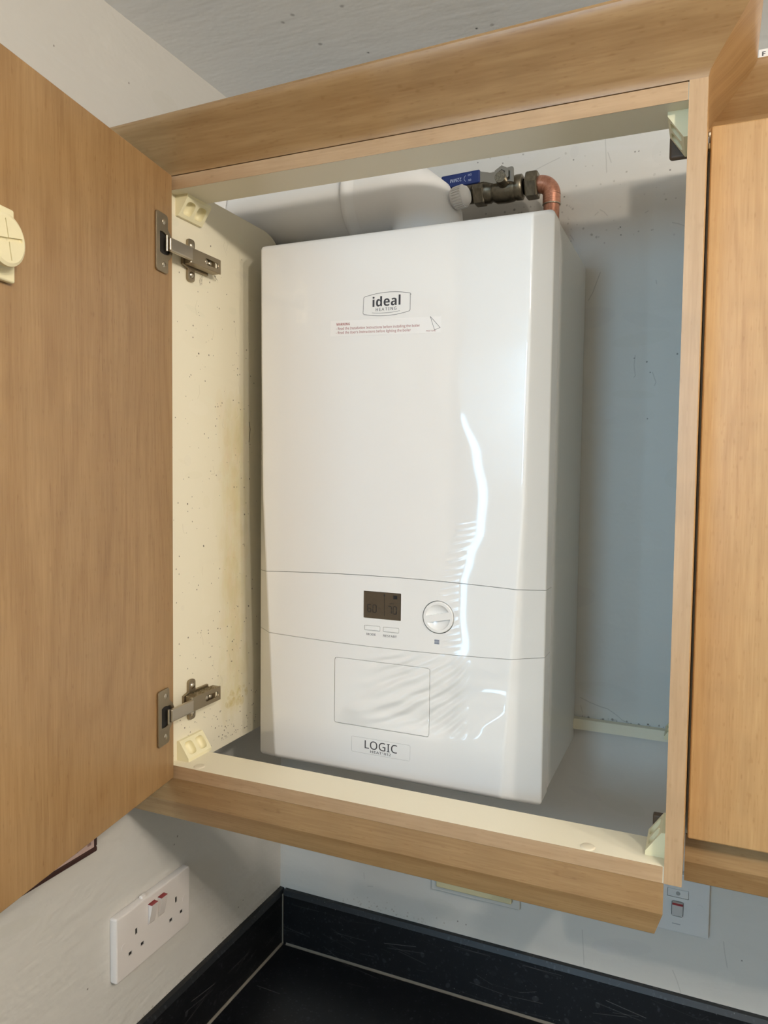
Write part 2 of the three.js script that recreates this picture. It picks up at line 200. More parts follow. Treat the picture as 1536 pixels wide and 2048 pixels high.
{
  const s = new THREE.Shape(); // outline in (z, y); notch for the flue with a rounded corner
  s.moveTo(0.002, YB); s.lineTo(ZC - 0.0008, YB); s.lineTo(ZC - 0.0008, YT); s.lineTo(0.196, YT); s.quadraticCurveTo(0.16, 2.091, 0.152, 2.07); s.lineTo(0.146, 1.94); s.lineTo(0.002, 1.94); s.closePath();
  const g = new THREE.ExtrudeGeometry(s, { depth: WT, bevelEnabled: false, curveSegments: 10 }).rotateY(-Math.PI / 2).translate(XL, 0, 0);
  const L = mesh('side_panel', uvMetres(g, 'y', 1 / 0.4042, 1 / (YT - YB), 0, -YB / (YT - YB)), panelMat, cab); L.userData.label = 'stained cream board with specks and flue notch';
  mesh('edge_strip', W(bx(XL - WT, XL, YB, YT, ZC - 0.0008, ZC), 'y'), wood.edge, L);
  const R = mesh('side_panel', bx(XR, XO - 0.0006, YB, YT, 0.002, ZC - 0.0008), cream, cab);
  mesh('outer_face', W(bx(XO - 0.0006, XO, YB, YT, 0.002, ZC - 0.0008), 'y', 0.1, 0.4), wood.right, R);
  mesh('edge_strip', W(bx(XR, XO, YB, YT, ZC - 0.0008, ZC), 'y', 0.31, 0.2), wood.edge, R);
  const T = mesh('top_rail', bx(XL, XR, YU, YT - 0.001, 0.352, ZC - 0.0008), cream, cab);
  mesh('edge_strip', W(bx(XL, XR - 0.0007, YU, YT - 0.001, ZC - 0.0008, ZC - 0.0002), 'x', 0.13), wood.edge, T);
  const B = mesh('bottom_rail', bx(XL, XR, YB, YR, 0.349, ZC - 0.0008), cream, cab);
  mesh('edge_strip', W(bx(XL, XR - 0.0012, YB, YR, ZC - 0.0008, ZC - 0.0002), 'x', 0.45), wood.edge, B);
  
  mesh('rear_rail', bx(XL, XR, YB, YR, 0.0005, 0.012), cream, cab);
  mesh('filler_panel', W(bx(0.0005, XL - WT, YB, YT, 0.36, 0.376), 'y'), wood.door, cab);
  const capMat = new THREE.MeshPhysicalMaterial({ color: S('#d8cdb4'), roughness: 0.35 });
  for (const [x, z] of [[0.1243, 0.3935], [0.5855, 0.3952]]) mesh('screw_cap', new THREE.LatheGeometry([[0, 0.0016], [0.005, 0.0014], [0.0066, 0.0008], [0.0072, 0]].map((p) => new THREE.Vector2(...p)), 28).translate(x, YR, z), capMat, cab);
  // corner blocks: wedge with two screw pockets
  const ev = new Evaluator(); ev.attributes = ['position', 'normal']; ev.useGroups = false;
  const s2 = new THREE.Shape(); s2.moveTo(0, 0); s2.lineTo(0.018, 0); s2.lineTo(0.018, 0.004); s2.lineTo(0.004, 0.024); s2.lineTo(0, 0.024); s2.closePath();
  let blk = new Brush(new THREE.ExtrudeGeometry(s2, { depth: 0.046, bevelEnabled: false })); blk.geometry.clearGroups(); blk.updateMatrixWorld();
  for (const z of [0.0125, 0.0335]) {
    const h = new Brush(rb(-0.011, 0.011, -0.0085, 0.0085, -0.0078, 0.0078, 0.005, 3).clone()); h.geometry.clearGroups();
    h.position.set(0.0135, 0.0155, z); h.rotation.z = 0.6; h.updateMatrixWorld(); blk = ev.evaluate(blk, h, SUBTRACTION);
  }
  const blockGeo = creased(blk.geometry, 0.6);
  const flip = (g, sx, sy) => { const q = g.clone(); q.scale(sx, sy, 1); if (sx * sy < 0) { const p = q.attributes.position, n = q.attributes.normal; for (let i = 0; i < p.count; i += 3) for (const a of [p, n]) { const t = [a.getX(i + 1), a.getY(i + 1), a.getZ(i + 1)]; a.setXYZ(i + 1, a.getX(i + 2), a.getY(i + 2), a.getZ(i + 2)); a.setXYZ(i + 2, ...t); } } return q; };
  for (const [x, y, z, sx, sy] of [[XL, YR, 0.343, 1, 1], [XL, YU, 0.343, 1, -1], [XR, YR, 0.341, -1, 1], [XR, YU, 0.341, -1, -1], [XR, YR, 0.002, -1, 1]]) mesh('corner_block', flip(blockGeo, sx, sy).translate(x, y, z), creamPlastic, cab);
  const brown = new THREE.MeshPhysicalMaterial({ color: S('#5a4736'), roughness: 0.5 });
  mesh('bracket', rb(0.637, XR, 2.054, YU, 0.331, 0.338, 0.003), brown, cab).userData.label = 'brown plastic bracket behind the corner block';
  mesh('bracket', rb(0.641, XR, YR, 1.4075, 0.329, 0.3385, 0.0015), brown, cab).userData.label = 'brown plastic bracket behind the corner block';
}
// door, open about eighty degrees; local frame: s along the door from the hinge edge, n out of its inner face
const DO = new THREE.Vector3(0.098, 0, 0.409), DA = Math.atan2(0.1794, 0.9838);
const doorFrame = (g) => g.rotateY(0).applyMatrix4(new THREE.Matrix4().makeBasis(new THREE.Vector3(0.1794, 0, 0.9838), new THREE.Vector3(0, 1, 0), new THREE.Vector3(-0.9838, 0, 0.1794)).setPosition(DO)); // local x = along, y up, z = -normal
{
  const d = mesh('door', doorFrame(W(rb(0, 0.597, 1.3764, 2.0914, 0, 0.018, 0.0012), 'y', 0.07, 0.1)), wood.door, cab);
  d.userData.label = 'wood foil door swung open, inner face showing';
  const k = new THREE.Group(); k.name = 'door_catch'; k.userData.label = 'cream plastic catch with slotted disc'; cab.add(k);
  mesh('catch_base', doorFrame(rb(0.2675, 0.318, 1.9005, 1.96, -0.006, 0, 0.002)), creamPlastic, k);
  mesh('catch_stem', doorFrame(cyl(0.008, 0.008, 0.012, 20).rotateX(Math.PI / 2).translate(0.291, 1.929, -0.010)), creamPlastic, k);
  const ev = new Evaluator(); ev.attributes = ['position', 'normal']; ev.useGroups = false;
  let disc = new Brush(new THREE.LatheGeometry([[0, -0.0035], [0.018, -0.0035], [0.0205, -0.002], [0.021, 0], [0.0205, 0.002], [0.018, 0.0034], [0, 0.0036]].map((p) => new THREE.Vector2(...p)), 48)); disc.updateMatrixWorld();
  for (const [a, wd] of [[0.2, 0.003], [0.2 + Math.PI / 2, 0.0012]]) { const c = new Brush(new THREE.BoxGeometry(0.032, 0.004, wd)); c.geometry.clearGroups(); c.position.y = 0.0036; c.rotation.y = a; c.updateMatrixWorld(); disc = ev.evaluate(disc, c, SUBTRACTION); }
  mesh('catch_disc', doorFrame(creased(disc.geometry, 0.5).rotateX(-Math.PI / 2).translate(0.291, 1.929, -0.016)), creamPlastic, k);
}
// concealed hinges
function screwHead(r) {   // pan head with a cross slot, axis +y
  const g = [new THREE.LatheGeometry([[0, r * 0.5], [r * 0.6, r * 0.42], [r, 0], [r, -0.001]].map((p) => new THREE.Vector2(...p)), 20)];
  return g[0];
}
function hinge(yc, dy, dusty) {
  const h = new THREE.Group(); h.name = 'hinge'; h.userData.label = 'nickel concealed cup hinge'; cab.add(h);
  // cup plate on the door, local (along, y, -normal)
  const s = new THREE.Shape(); const a0 = 0.0145, a1 = 0.0385, hh = 0.0325;
  s.moveTo(a1, -hh + 0.003); s.lineTo(a1, hh - 0.003); s.quadraticCurveTo(a1, hh, a1 - 0.003, hh); s.lineTo(a0 + 0.004, hh); s.quadraticCurveTo(a0, hh, a0, hh - 0.004); s.lineTo(a0, 0.0165); s.absarc(0.0215, 0, 0.0182, Math.PI - 1.17, Math.PI + 1.17, false); s.lineTo(a0, -hh + 0.004); s.quadraticCurveTo(a0, -hh, a0 + 0.004, -hh); s.lineTo(a1 - 0.003, -hh); s.quadraticCurveTo(a1, -hh, a1, -hh + 0.003);
  const hole = new THREE.Path(); hole.moveTo(0.0325, -0.0115); hole.lineTo(0.0325, 0.0115); hole.quadraticCurveTo(0.026, 0.0145, 0.018, 0.0115); hole.absarc(0.0205, 0, 0.0135, Math.PI - 1.0, Math.PI + 1.0, false); hole.quadraticCurveTo(0.026, -0.0145, 0.0325, -0.0115); s.holes.push(hole);
  const plate = new THREE.ExtrudeGeometry(s, { depth: 0.0012, bevelEnabled: true, bevelSize: 0.0006, bevelThickness: 0.0006, bevelSegments: 2, curveSegments: 16 });
  mesh('cup_plate', doorFrame(plate.translate(0, yc, -0.0021)), nickelDull, h);
  mesh('cup_shade', doorFrame(new THREE.CircleGeometry(0.0168, 32).rotateY(Math.PI).translate(0.0215, yc, -0.0004)), dark, h).userData.label = 'flat dark disc in place of the shade inside the cup';  // no real hollow: shade of the cup given as a dark colour
  for (const q of [-0.024, 0.024]) mesh('screw', doorFrame(screwHead(0.0042).rotateX(-Math.PI / 2).translate(0.0235, yc + q, -0.002)), nickel, h);
  // link from cup to arm
  const p0 = new THREE.Vector3(0.1085, yc, 0.4305), p1 = new THREE.Vector3(0.1065, yc + dy * 0.1, 0.381);
  const dir = p1.clone().sub(p0), len = dir.length(), mid = p0.clone().add(p1).multiplyScalar(0.5);
  const basis = new THREE.Matrix4().lookAt(p0, p1, new THREE.Vector3(0, 1, 0)).setPosition(mid);
  mesh('link', new RoundedBoxGeometry(0.005, 0.0155, len - 0.006, 2, 0.0018).applyMatrix4(basis), nickel, h);
  mesh('pivot_pin', cyl(0.0016, 0.0016, 0.0175, 12).translate(p0.x - 0.001, yc, p0.z - 0.0005), nickel, h); mesh('pivot_pin', cyl(0.0022, 0.0022, 0.018, 12).translate(p1.x - 0.0025, yc, p1.z + 0.0018), nickel, h);
  // arm on the side panel
  const arm = new THREE.Shape(); arm.moveTo(0.3245, -0.0085); arm.lineTo(0.381, -0.0085); arm.lineTo(0.381, 0.0085); arm.lineTo(0.3245, 0.0085); arm.closePath();
  const slot = new THREE.Path(); slot.moveTo(0.333, -0.0036); slot.absarc(0.3328, 0, 0.0036, -Math.PI / 2, Math.PI / 2, true); slot.lineTo(0.352, 0.0042); slot.absarc(0.352, 0, 0.0042, Math.PI / 2, -Math.PI / 2, true); slot.closePath(); arm.holes.push(slot);
  const top = new THREE.ExtrudeGeometry(arm, { depth: 0.0012, bevelEnabled: true, bevelSize: 0.0004, bevelThickness: 0.0004, bevelSegments: 1, curveSegments: 10 }).rotateY(-Math.PI / 2).translate(XL + 0.0185, yc, 0);
  mesh('arm', [top, rb(XL + 0.006, XL + 0.0175, yc + 0.0072, yc + 0.0086, 0.3245, 0.379, 0.0005), rb(XL + 0.006, XL + 0.0175, yc - 0.0086, yc - 0.0072, 0.3245, 0.379, 0.0005), bx(XL + 0.004, XL + 0.0125, yc - 0.007, yc + 0.007, 0.327, 0.377)], nickelDull, h);
  for (const z of [0.3515, 0.3435]) mesh('screw', screwHead(z > 0.35 ? 0.004 : 0.0032).rotateZ(-Math.PI / 2).translate(XL + 0.0165, yc, z), nickel, h);
  const mp = new THREE.Shape(); mp.moveTo(0.3575, -0.021); mp.quadraticCurveTo(0.3575, -0.025, 0.3615, -0.025); mp.lineTo(0.3655, -0.025); mp.quadraticCurveTo(0.3695, -0.025, 0.3695, -0.021); mp.lineTo(0.3695, -0.0105); mp.lineTo(0.379, -0.0075); mp.lineTo(0.379, 0.0075); mp.lineTo(0.3695, 0.0105); mp.lineTo(0.3695, 0.021); mp.quadraticCurveTo(0.3695, 0.025, 0.3655, 0.025); mp.lineTo(0.3615, 0.025); mp.quadraticCurveTo(0.3575, 0.025, 0.3575, 0.021); mp.lineTo(0.3575, 0.0105); mp.lineTo(0.331, 0.0105); mp.lineTo(0.331, -0.0105); mp.lineTo(0.3575, -0.0105); mp.closePath();
  mesh('mounting_plate', new THREE.ExtrudeGeometry(mp, { depth: 0.0026, bevelEnabled: true, bevelSize: 0.0006, bevelThickness: 0.0006, bevelSegments: 2, curveSegments: 6 }).rotateY(-Math.PI / 2).translate(XL + 0.0034, yc, 0), nickelDull, h);
  for (const q of [-0.0178, 0.0178]) mesh('screw', screwHead(0.0043).rotateZ(-Math.PI / 2).translate(XL + 0.0042, yc + q, 0.3632), nickel, h);
  if (dusty) {
    const grains = []; for (let i = 0; i < 260; i++) { const r = 0.0003 + rnd() * 0.0006; grains.push(new THREE.TetrahedronGeometry(r).translate(XL + 0.002 + rnd() * 0.0155, yc + 0.0092 + rnd() * 0.0006, 0.333 + rnd() * 0.044)); }
    const gm = mesh('dust', grains, new THREE.MeshStandardMaterial({ color: S('#8a7a58'), roughness: 0.9 }), h); gm.userData = { kind: 'stuff', label: 'crumbs of dust on top of the arm' };
  }
}
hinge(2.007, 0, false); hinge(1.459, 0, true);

// ---------------------------------------------------------------- cornice and pelmets
function sweep(profile, A, oa, B, ob, ha, hb, y0, crease = 0.55) {   // profile [offset, fraction of height]
  const pos = [], ring = (P, o, hgt) => profile.map(([d, f]) => [P[0] + o[0] * d, y0 + f * hgt, P[1] + o[1] * d]);
  const a = ring(A, oa, ha), b = ring(B, ob, hb), n = profile.length;
  for (let i = 0; i < n; i++) { const j = (i + 1) % n; pos.push(...a[i], ...b[i], ...b[j], ...a[i], ...b[j], ...a[j]); }
  const cap = THREE.ShapeUtils.triangulateShape(profile.map(([d, f]) => new THREE.Vector2(d, f * ha)), []);
  for (const [i, j, k] of cap) { pos.push(...a[i], ...a[j], ...a[k]); pos.push(...b[i], ...b[k], ...b[j]); }
  const g = new THREE.BufferGeometry(); g.setAttribute('position', new THREE.Float32BufferAttribute(pos, 3)); g.computeVertexNormals(); return creased(g, crease);
}
const CP = [[-0.012, 0], [0, 0], [0.0012, 0.07], [0.0045, 0.15], [0.033, 0.70], [0.037, 0.79], [0.0392, 0.86], [0.0402, 0.92], [0.0385, 0.975], [0.035, 1], [-0.012, 1]];
{
  const c = thing('cornice', 'mitred wood cornice stepping round the tops of both wall cabinets', 'cornice');
  const ZR = 0.2918;
  mesh('cornice_length', W(sweep(CP, [0.001, ZC], [0, 1], [XO, ZC], [1, 1], 0.049, 0.064, YT), 'x', 0.2, 0.1), wood.cornice, c);
  mesh('cornice_return', W(sweep(CP, [XO, ZC], [1, 1], [XO, ZR], [1, 1], 0.064, 0.0455, YT), 'y', 0.3), wood.cornice, c);
  mesh('cornice_length', W(sweep(CP, [XO, ZR], [1, 1], [1.6, ZR], [0, 1], 0.0455, 0.0455, YT), 'x', 0.4, 0.3), wood.cornice, c);
  const PP = [[-0.02, 1], [-0.02, 0], [-0.0085, 0], [-0.007, 0.02], [0, 0.46], [0, 0.5], [0, 1]];
  const p1 = thing('pelmet', 'slim wood pelmet with slanted lower edge under the open boiler cabinet', 'pelmet');
  mesh('pelmet_board', W(sweep(PP, [0.001, ZC], [0, 1], [XR, ZC], [1, 1], 0.0545, 0.0545, YB - 0.0547, 0.15), 'x', 0.05, 0.6), wood.cornice, p1);
  const p2 = thing('pelmet', 'slim wood pelmet with slanted lower edge under the closed cabinet beside the boiler', 'pelmet');
  mesh('pelmet_board', W(sweep(PP, [XO + 0.0005, ZR], [0, 1], [1.2705, ZR], [0, 1], 0.0545, 0.0545, YB - 0.0547, 0.15), 'x', 0.35, 0.2), wood.cornice, p2);
}
// ---------------------------------------------------------------- the closed wall cabinet to the right
{
  const t = thing('wall_cabinet', 'closed wall cabinet with orange-toned wood door beside the boiler cabinet', 'cabinet');
  const x0 = XO + 0.0006, x1 = 1.2706;
  mesh('body', [bx(x0, x0 + WT, YB, YT, 0.001, 0.2905), bx(x1 - WT, x1, YB, YT, 0.001, 0.2905), bx(x0 + WT, x1 - WT, YB, YR, 0.001, 0.2905), bx(x0 + WT, x1 - WT, YT - WT, YT, 0.001, 0.2905), bx(x0 + WT, x1 - WT, YR, YT - WT, 0.001, 0.004)], cream, t);
  mesh('door', W(rb(0.6733, 1.268, 1.3764, 2.0914, 0.2925, 0.31, 0.0022, 3), 'y', 0.22, 0.55), wood.right, t);
  mesh('door_buffer', rb(0.6712, 0.6733, 2.072, 2.0775, 0.296, 0.305, 0.0006), creamPlastic, t);
}
let whiteBox;
{
  const t = thing('white_box', 'sliver of a flat white plastic box on top of the closed cabinet', 'box');
  mesh('case', rb(0.7128, 0.86, YT + 0.0005, 2.1722, 0.12, 0.278, 0.002), whitePlastic, t);
  whiteBox = t;
}

// ---------------------------------------------------------------- boiler
const BX = 0.116, BY = 1.3532, BW = 0.395, BH = 0.7, BZ = 0.2468, BF = 0.030, LIP = 0.033;
const boilerWhite = new THREE.MeshPhysicalMaterial({ color: S('#ebe9e5'), roughness: 0.1 });
const casingWhite = new THREE.MeshPhysicalMaterial({ color: S('#e6e4e0'), roughness: 0.28 });
// protective film: slack ripples in a float relief map over the front (0..BW, 0..BH)
const filmBump = (() => {
  const w = 1024, h = 1792, d = new Float32Array(w * h * 4);
  const path = [[0.06, 0.175], [0.09, 0.20], [0.12, 0.235], [0.15, 0.278], [0.168, 0.302], [0.19, 0.3095], [0.2278, 0.3053], [0.2638, 0.3059], [0.294, 0.3133], [0.3301, 0.3248], [0.3711, 0.327], [0.4178, 0.3189], [0.4646, 0.301], [0.51, 0.296], [0.58, 0.308], [0.66, 0.316]];
  const xc = (y) => { if (y <= path[0][0]) return path[0][1]; for (let i = 1; i < path.length; i++) if (y <= path[i][0]) { let t = (y - path[i - 1][0]) / (path[i][0] - path[i - 1][0]); t = t * t * (3 - 2 * t); return path[i - 1][1] + t * (path[i][1] - path[i - 1][1]); } return path[path.length - 1][1]; };
  const sm = (a, b, x) => { const t = Math.max(0, Math.min(1, (x - a) / (b - a))); return t * t * (3 - 2 * t); };
  const XFLAT = 0.316;
  for (let j = 0; j < h; j++) for (let i = 0; i < w; i++) {
    const x = (i / w) * BW, y = (j / h) * BH, c = xc(y);
    const up = sm(0.16, 0.2, y), right = up + (1 - up) * (1 - sm(c + 0.02, c + 0.13, x));
    let z = 0.93 * (c - XFLAT) * (x - c) * sm(c - 0.06, c - 0.03, x) * right * sm(0.068, 0.095, y);   // slack film leaning to and fro
    const rd = c - 0.009 - x;                                                                                  // creases running into the fold
    if (rd > 0 && rd < 0.026) { const ph = (y + 0.22 * rd) / 0.0090 + 0.3 * Math.sin(y * 95), on = sm(0.175, 0.19, y) * (1 - sm(0.33, 0.345, y)); z += on * 0.93 * (rd * rd / 2 + 0.009 * rd) * (1 - sm(0.017 + 0.006 * vn(Math.floor(ph), 3, 7), 0.026, rd)) * Math.pow(0.5 + 0.5 * Math.cos(ph * 6.283), 2.5); }
    // fan of creases over the flap
    const fl = sm(0.15, 0.215, x) * (1 - sm(0.295, 0.315, x)) * sm(0.072, 0.09, y) * (1 - sm(0.16, 0.18, y)), a = 0.6 * x - 0.8 * y + 2.2 * (x - 0.27) * (x - 0.27) + 0.012 * fbm(x * 22, y * 22, 31, 2);
    z += fl * 0.0008 * Math.sin((a / 0.0125) * 6.283);
    z += 0.00003 * (fbm(x * 14, y * 9, 21, 2) - 0.5);
    const v = 0.5 + z / 0.002, o = (j * w + i) * 4; d[o] = d[o + 1] = d[o + 2] = v; d[o + 3] = 1;
  }
  const t = new THREE.DataTexture(d, w, h, THREE.RGBAFormat, THREE.FloatType); t.magFilter = t.minFilter = THREE.LinearFilter; t.needsUpdate = true; return t;
})();
const filmWhite = new THREE.MeshPhysicalMaterial({ color: S('#ebe9e5'), roughness: 0.035, bumpMap: filmBump, bumpScale: 0.002 });
const boiler = thing('boiler', 'white wall-hung gas boiler with glossy front inside the open cabinet', 'boiler');
const cw = (y) => { const t = [[0, 0.0435], [0.18, 0.0327], [0.262, 0.0285], [0.366, 0.0228], [0.536, 0.02], [0.7, 0.0185]]; for (let i = 1; i < t.length; i++) if (y <= t[i][0]) return t[i - 1][1] + ((y - t[i - 1][0]) / (t[i][0] - t[i - 1][0])) * (t[i][1] - t[i - 1][1]); return 0.0185; };
function halfProfile(c, e, lip) {   // left half from the back of the lip to the centre: [x, z]
  const P = [[e, -lip], [e, -e * 0.3], [c + e * 0.2, BF - e], [BW / 2, BF - e]], out = [P[0]];
  const fil = (i, r, n) => { const a = new THREE.Vector2(...P[i - 1]), b = new THREE.Vector2(...P[i]), q = new THREE.Vector2(...P[i + 1]); const u = a.clone().sub(b).normalize().multiplyScalar(r), v = q.clone().sub(b).normalize().multiplyScalar(r); out.push([b.x + u.x * 1.2, b.y + u.y * 1.2]); for (let k = 0; k <= n; k++) { const t = k / n, w0 = (1 - t) * (1 - t), w1 = 2 * t * (1 - t), w2 = t * t; out.push([w0 * (b.x + u.x) + w1 * b.x + w2 * (b.x + v.x), w0 * (b.y + u.y) + w1 * b.y + w2 * (b.y + v.y)]); } out.push([b.x + v.x * 1.2, b.y + v.y * 1.2]); };
  fil(1, 0.0022, 4); fil(2, 0.0024, 4);
  for (let k = 1; k <= 12; k++) { const x0 = out[out.length - 1][0]; void x0; out.push([c + 0.0032 + (BW / 2 - c - 0.0032) * (k / 12), BF - e]); }
  return out;
}
const seam1 = (x, z, c) => { const xx = (x - BW / 2) / (BW / 2 - c); const f = Math.max(0, Math.min(1, z / BF)); return 0.2595 + f * 0.003 + (f > 0.97 ? 0.0042 * (1 - Math.min(1, xx * xx)) : 0); };
const seam2 = (x, z, c) => { const xx = (x - BW / 2) / (BW / 2 - c); const f = Math.max(0, Math.min(1, z / BF)); return 0.1795 + f * 0.0009 - (f > 0.97 ? 0.0036 * (1 - Math.min(1, xx * xx)) : 0); };
function shell(y0f, y1f, rows, topRound, botRound) {   // closed solid between two seam curves
  const loops = [];
  const loop = (t, e, dy) => {
    const est = 0.5 * (y0f(BW / 2, BF, 0.02) * (1 - t) + y1f(BW / 2, BF, 0.02) * t) * 2, c = cw(est), h = halfProfile(c, e, LIP), L = h, R = h.slice(0, -1).reverse().map(([x, z]) => [BW - x, z]);
    const F = [...L, ...R], K = F.slice(1, -1).reverse().map(([x]) => [x, -LIP]);
    return [...F, ...K].map(([x, z]) => [x, y0f(x, z, c) * (1 - t) + y1f(x, z, c) * t + dy, z]);
  };
  const r = 0.005;
  if (botRound) for (const a of [0, 0.3, 0.6, 0.85]) loops.push(loop(0, r * (1 - Math.sin(a * Math.PI / 2)), r * (1 - Math.cos(a * Math.PI / 2)) - 0));
  for (let k = 0; k <= rows; k++) { const t = k / rows; if ((botRound && k === 0)) { loops.push(loop(0, 0, r), loop(0, 0, r + 0.0006)); continue; } if (topRound && k === rows) { loops.push(loop(1, 0, -r - 0.0006), loop(1, 0, -r)); continue; } loops.push(loop(t, 0, 0)); }
  if (topRound) for (const a of [0.15, 0.4, 0.7, 1]) loops.push(loop(1, r * (1 - Math.cos(a * Math.PI / 2)), -r + r * Math.sin(a * Math.PI / 2)));
  const pos = [], n = loops[0].length;
  for (let k = 0; k + 1 < loops.length; k++) for (let i = 0; i < n; i++) { const j = (i + 1) % n, a = loops[k][i], b = loops[k][j], c = loops[k + 1][j], d = loops[k + 1][i]; pos.push(...a, ...b, ...c, ...a, ...c, ...d); }
  const nf = (n + 2) / 2, bk = (i) => (i === 0 || i === nf - 1 ? i : nf + (nf - 2 - i));   // back point behind front point i
  for (const [lp, up] of [[loops[0], false], [loops[loops.length - 1], true]]) for (let i = 0; i + 1 < nf; i++) {
    const a = lp[i], b = lp[i + 1], c = lp[bk(i + 1)], d = lp[bk(i)]; const q = i === 0 ? [a, b, c] : i === nf - 2 ? [a, b, d] : [a, b, c, a, c, d]; for (const v of (up ? q : q.slice().reverse())) pos.push(...v);
  }
  const g = new THREE.BufferGeometry(); g.setAttribute('position', new THREE.Float32BufferAttribute(pos, 3)); g.computeVertexNormals(); return creased(g, 0.5);
}
const bUV = (g) => { const p = g.attributes.position, uv = new Float32Array(p.count * 2); for (let i = 0; i < p.count; i++) { uv[2 * i] = p.getX(i) / BW; uv[2 * i + 1] = p.getY(i) / BH; } g.setAttribute('uv', new THREE.BufferAttribute(uv, 2)); return g; };
const onB = (g) => g.translate(BX, BY, BZ);
const ev3 = new Evaluator(); ev3.attributes = ['position', 'normal']; ev3.useGroups = false;
const cut = (geo, tools) => { let b = new Brush(geo); b.updateMatrixWorld(); for (const t of tools) { const g = t.clone(); g.clearGroups(); const q = new Brush(g); q.updateMatrixWorld(); b = ev3.evaluate(b, q, SUBTRACTION); } return b.geometry; };
const roundRect = (w, h, r) => { const s = new THREE.Shape(); s.moveTo(-w / 2 + r, -h / 2); s.lineTo(w / 2 - r, -h / 2); s.absarc(w / 2 - r, -h / 2 + r, r, -Math.PI / 2, 0); s.lineTo(w / 2, h / 2 - r); s.absarc(w / 2 - r, h / 2 - r, r, 0, Math.PI / 2); s.lineTo(-w / 2 + r, h / 2); s.absarc(-w / 2 + r, h / 2 - r, r, Math.PI / 2, Math.PI); s.lineTo(-w / 2, -h / 2 + r); s.absarc(-w / 2 + r, -h / 2 + r, r, Math.PI, Math.PI * 1.5); return s; };
const slab = (w, h, r, d, bev = 0) => new THREE.ExtrudeGeometry(roundRect(w - 2 * bev, h - 2 * bev, Math.max(0.0003, r - bev)), { depth: d - bev, bevelEnabled: bev > 0, bevelSize: bev, bevelThickness: bev, bevelSegments: 2, curveSegments: 6 });
mesh('casing', onB(rb(0.0012, BW - 0.0012, 0.004, 0.697, -BZ + 0.001, -LIP - 0.0008, 0.0025)), casingWhite, boiler).userData.label = 'white metal casing sides and back';
mesh('inner_frame', onB(bx(0.05, BW - 0.05, 0.03, 0.68, -LIP - 0.001, 0.012)), casingWhite, boiler);
const topY = (x, z) => 0.7 - 0.0105 * Math.max(0, Math.min(1, z / BF)), botY = (x, z) => 0.0125 * Math.max(0, Math.min(1, z / BF)), GAP = 0.0003;
mesh('upper_cover', onB(bUV(shell((x, z, c) => seam1(x, z, c) + GAP, topY, 26, true, false))), filmWhite, boiler);
{
  const band = shell((x, z, c) => seam2(x, z, c) + GAP, (x, z, c) => seam1(x, z, c) - GAP, 8, false, false);
  const tools = [cyl(0.0202, 0.0202, 0.02, 64).rotateX(Math.PI / 2).translate(0.2718, 0.2220, BF), slab(0.0512, 0.0342, 0.001, 0.02).translate(0.1974, 0.23, BF - 0.0022), slab(0.0217, 0.0064, 0.0012, 0.02).translate(0.1844, 0.2005, BF - 0.002), slab(0.0217, 0.0064, 0.0012, 0.02).translate(0.21, 0.2005, BF - 0.002)];
  mesh('control_panel', onB(bUV(cut(band, tools))), filmWhite, boiler);
  const low = shell(botY, (x, z, c) => seam2(x, z, c) - GAP, 12, false, true);
  mesh('lower_cover', onB(bUV(cut(low, [slab(0.1307, 0.0857, 0.0035, 0.02).translate(0.197, 0.1156, BF - 0.003), cut(slab(0.0808, 0.0203, 0.002, 0.02).translate(0.1974, 0.0489, BF - 0.0006), [slab(0.0800, 0.0195, 0.0017, 0.03).translate(0.1974, 0.0489, BF - 0.003)])]))), filmWhite, boiler);
  mesh('flap', onB(bUV(slab(0.1295, 0.0845, 0.003, 0.003, 0.0004).translate(0.197, 0.1156, BF - 0.003))), filmWhite, boiler).userData.label = 'rectangular flap on the lower cover';
}
